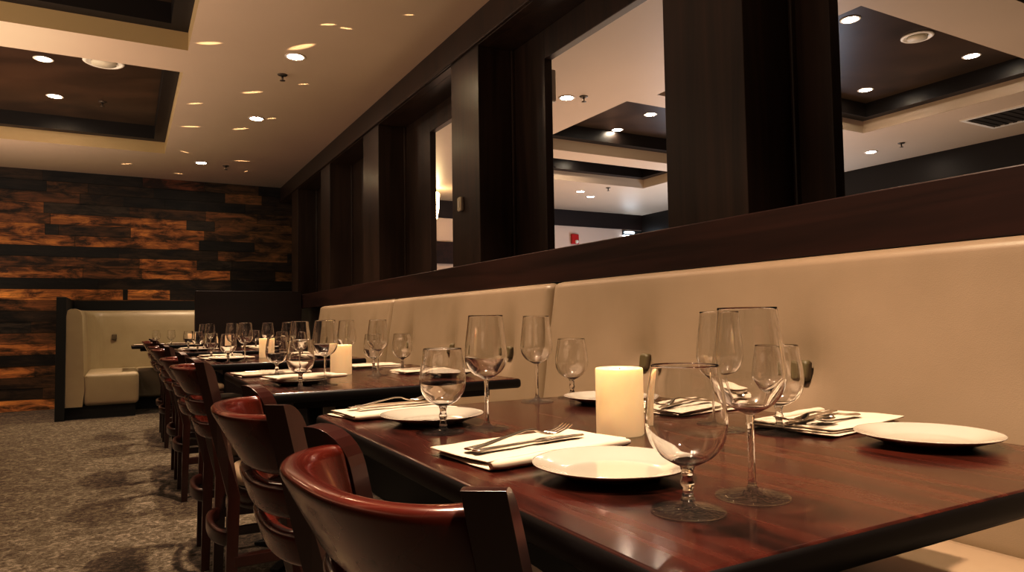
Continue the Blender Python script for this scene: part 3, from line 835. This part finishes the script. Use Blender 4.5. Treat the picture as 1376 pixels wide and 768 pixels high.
def sprinkler(label):
    g = thing('sprinkler_head', label, 'sprinkler', (0, 0, 0), 0, 'ceiling sprinkler heads')
    bm = bmesh.new(); lathe(bm, [(0, 0), (.035, 0), (.036, -.003), (.03, -.008), (.012, -.012), (0, -.012)], 24); finish(bm, 'escutcheon', M['sprk'], g)
    bm = bmesh.new(); lathe(bm, [(0, -.012), (.008, -.012), (.007, -.03), (.004, -.045), (0, -.045)], 14); lathe(bm, [(0, -.045), (.02, -.045), (.021, -.047), (0, -.048)], 16); finish(bm, 'deflector', M['sprk'], g)
    return g
sp0 = sprinkler('')
for x, y, z, lb in ((1.01, 5.34, ZC, 'sprinkler head just below the nearest ceiling light'), (1.01, 8.75, ZC, 'sprinkler head near the plank wall right of the last ceiling light'),
                    (-.22, 7.6, PN, 'sprinkler head inside the dark ceiling coffer'), (3.35, 4.75, ZC, 'sprinkler head beside the light at the upper left of the middle opening'),
                    (7.39, 4.51, ZC, 'sprinkler head on the far room ceiling strip seen above the rail'), (6.0, 7.95, ZC, 'tiny sprinkler head in the far room above the red alarm')):
    place(sp0, x, y, 0, lb, z+.001)
def vent(name, label, x, y, z, R):
    g = thing(name, label, 'vent', (x, y, z))
    bm = bmesh.new(); lathe(bm, [(0, 0), (R, 0), (R, -.006), (R*.9, -.014), (R*.8, -.012), (R*.76, -.004), (0, -.004)], 40); finish(bm, 'outer_ring', M['metal_white'], g)
    bm = bmesh.new()
    lathe(bm, [(0, -.006), (R*.62, -.008), (R*.6, -.022), (0, -.026)], 40); finish(bm, 'inner_disc', M['plastic'], g)
vent('round_vent', 'round ceiling vent in the dark coffer of the far room', 5.31, 3.08, PN, .115)
vent('ceiling_speaker', 'round white ceiling speaker partly hidden by the edge of the left coffer', -.18, 6.43, PN, .15)
g = thing('air_grille', 'rectangular air grille in the far room ceiling at the right edge', 'vent', (7.35, 3.42, ZC))
boxes('grille_frame', [(-.30, .30, -.30, -.26, -.012, 0), (-.30, .30, .26, .30, -.012, 0), (-.30, -.26, -.26, .26, -.012, 0), (.26, .30, -.26, .26, -.012, 0)], M['metal_white'], g)
bm = bmesh.new()
for k in range(7): box(bm, -.26, .26, -.24+k*.075, -.21+k*.075, -.009, -.004)
box(bm, -.26, .26, -.26, .26, -.003, 0)
finish(bm, 'grille_slats', M['sprk'], g)
# wall fixtures
g = thing('wall_sensor', 'small ivory switch plate on the second post of the right wall', 'switch', (XP, 3.955, 1.70))
bm = bmesh.new(); sweep(bm, [[(x, p[0]*s, p[1]*s) for p in rrect(.055, .09, .012)] for x, s in ((0, 1), (-.016, 1), (-.02, .92))]); finish(bm, 'cover', M['plastic'], g)
boxes('rocker', [(-.024, -.018, -.010, .010, -.022, .022)], M['metal_white'], g, .002)
g = thing('fire_alarm', 'red fire alarm box on the pale wall of the far room', 'fire alarm', (6.72, YB, 2.345))
boxes('housing', [(-.07, .07, -.05, 0, -.085, .085)], M['red'], g, .01)
bm = bmesh.new(); lathe(bm, [(0, 0), (.035, 0), (.03, .02), (0, .024)], 20); o = finish(bm, 'strobe_lens', M['metal_white'], g); o.rotation_euler = (PI/2, 0, 0); o.location = (.02, -.05, -.045)
g = thing('pendant_lamp', 'narrow glowing pendant lamp seen through the narrow opening', 'pendant lamp', (3.78, 9.0, 2.40))
bm = bmesh.new(); lathe(bm, [(0, 0), (.025, .01), (.05, .16), (.06, .36), (.03, .385), (0, .385)], 24); finish(bm, 'lamp_shade', M['pend'], g)
bm = bmesh.new(); tube(bm, [(0, 0, .38), (0, 0, ZC-2.40)], .005, 8); finish(bm, 'cord', M['black'], g)
g = thing('wall_speaker', 'small white box speaker beside the edge of the middle opening', 'speaker', (2.225, 3.60, 2.40))
boxes('cabinet', [(0, .07, -.06, .06, -.10, .10)], M['metal_white'], g, .01)
boxes('bracket', [(-.08, 0, -.02, .02, -.02, .02)], M['black'], g)

# ceiling glints of cutlery and plates: narrow spots added just under the ceiling
def glint(x, y, e, ang, rz=0, z0=.80, sx=.75, tilt=(0, 0)):
    l = bpy.data.lights.new('ceiling_glint_spot', 'SPOT'); l.energy = e; l.spot_size = math.radians(ang); l.spot_blend = .7; l.color = (1, .72, .42); l.shadow_soft_size = .004
    o = bpy.data.objects.new('ceiling_glint_spot', l); COL.objects.link(o); o.location = (x, y, ZC-.55)
    o.rotation_euler = (PI, 0, math.radians(rz)); o.scale = (sx, .22, 1); return o
GL = GLINTS = [(281, 58, 34, 0), (339, 124, 30, 4), (441, 33, 22, 0), (405, 63, 46, 12), (262, 139, 22, 4), (256, 170, 26, -3), (323, 173, 26, 6), (365, 159, 16, 5),
      (248, 204, 14, -30), (170, 220, 16, 4), (325, 216, 22, -6), (240, 233, 12, -16), (331, 230, 10, 20), (465, 38, 18, -10), (408, 113, 16, 4), (550, 20, 14, 0)]
# ------------------------------------------------------------------ camera
yaw, pitch, roll = map(math.radians, (29.0, 2.85, -.85))
fwd = Vector((math.sin(yaw)*math.cos(pitch), math.cos(yaw)*math.cos(pitch), math.sin(pitch)))
r0 = Vector((math.cos(yaw), -math.sin(yaw), 0)); u0 = r0.cross(fwd)
rt = r0*math.cos(roll)+u0*math.sin(roll); up = rt.cross(fwd)
cam = bpy.data.cameras.new('camera'); co = bpy.data.objects.new('camera', cam); COL.objects.link(co)
mw = Matrix((rt, up, -fwd)).transposed().to_4x4(); mw.translation = Vector((0, 0, .965)); co.matrix_world = mw
cam.sensor_width = 36; cam.lens = 936/1376*36; cam.clip_start = .02
scene.camera = co
for x, y, s, rz in GL:   # put each added spot under its glint on the ceiling plane
    d = fwd*936+rt*(x-688)-up*(y-384); t = (ZC-.965)/d.z; p = Vector((0, 0, .965))+d*t
    dist = p.length
    a = math.degrees(math.atan(s*.5*dist/936/.55))*2
    glint(p.x, p.y, 8, max(a*1.25, 5), -29-rz*2)

w = bpy.data.worlds.new('world'); w.use_nodes = True; w.node_tree.nodes['Background'].inputs[0].default_value = (.9, .6, .4, 1)
w.node_tree.nodes['Background'].inputs[1].default_value = .006; scene.world = w
scene.view_settings.view_transform = 'Standard'; scene.view_settings.look = 'None'; scene.view_settings.exposure = 1.83
vs = scene.view_settings; vs.use_curve_mapping = True
cm = vs.curve_mapping; c_ = cm.curves[3]
c_.points.new(.025, .014); c_.points.new(.25, .27); c_.points.new(.7, .76); cm.update()
cy = scene.cycles
cy.use_denoising = True; cy.denoiser = 'OPENIMAGEDENOISE'
cy.max_bounces = 14; cy.transmission_bounces = 12; cy.glossy_bounces = 6; cy.diffuse_bounces = 4; cy.transparent_max_bounces = 16
cy.sample_clamp_indirect = 15; cy.blur_glossy = .3
cy.caustics_refractive = True; cy.caustics_reflective = False

for l in bpy.data.lights:
    if l.name.startswith('downlight_beam'): l.cycles.is_caustics_light = True
for o in bpy.data.objects:
    if o.type == 'MESH':
        n = o.name.split('.')[0]
        if n in ('bowl', 'stem', 'foot'): o.cycles.is_caustics_caster = True
        if n in ('tabletop', 'folded_napkin', 'dinner_plate'): o.cycles.is_caustics_receiver = True
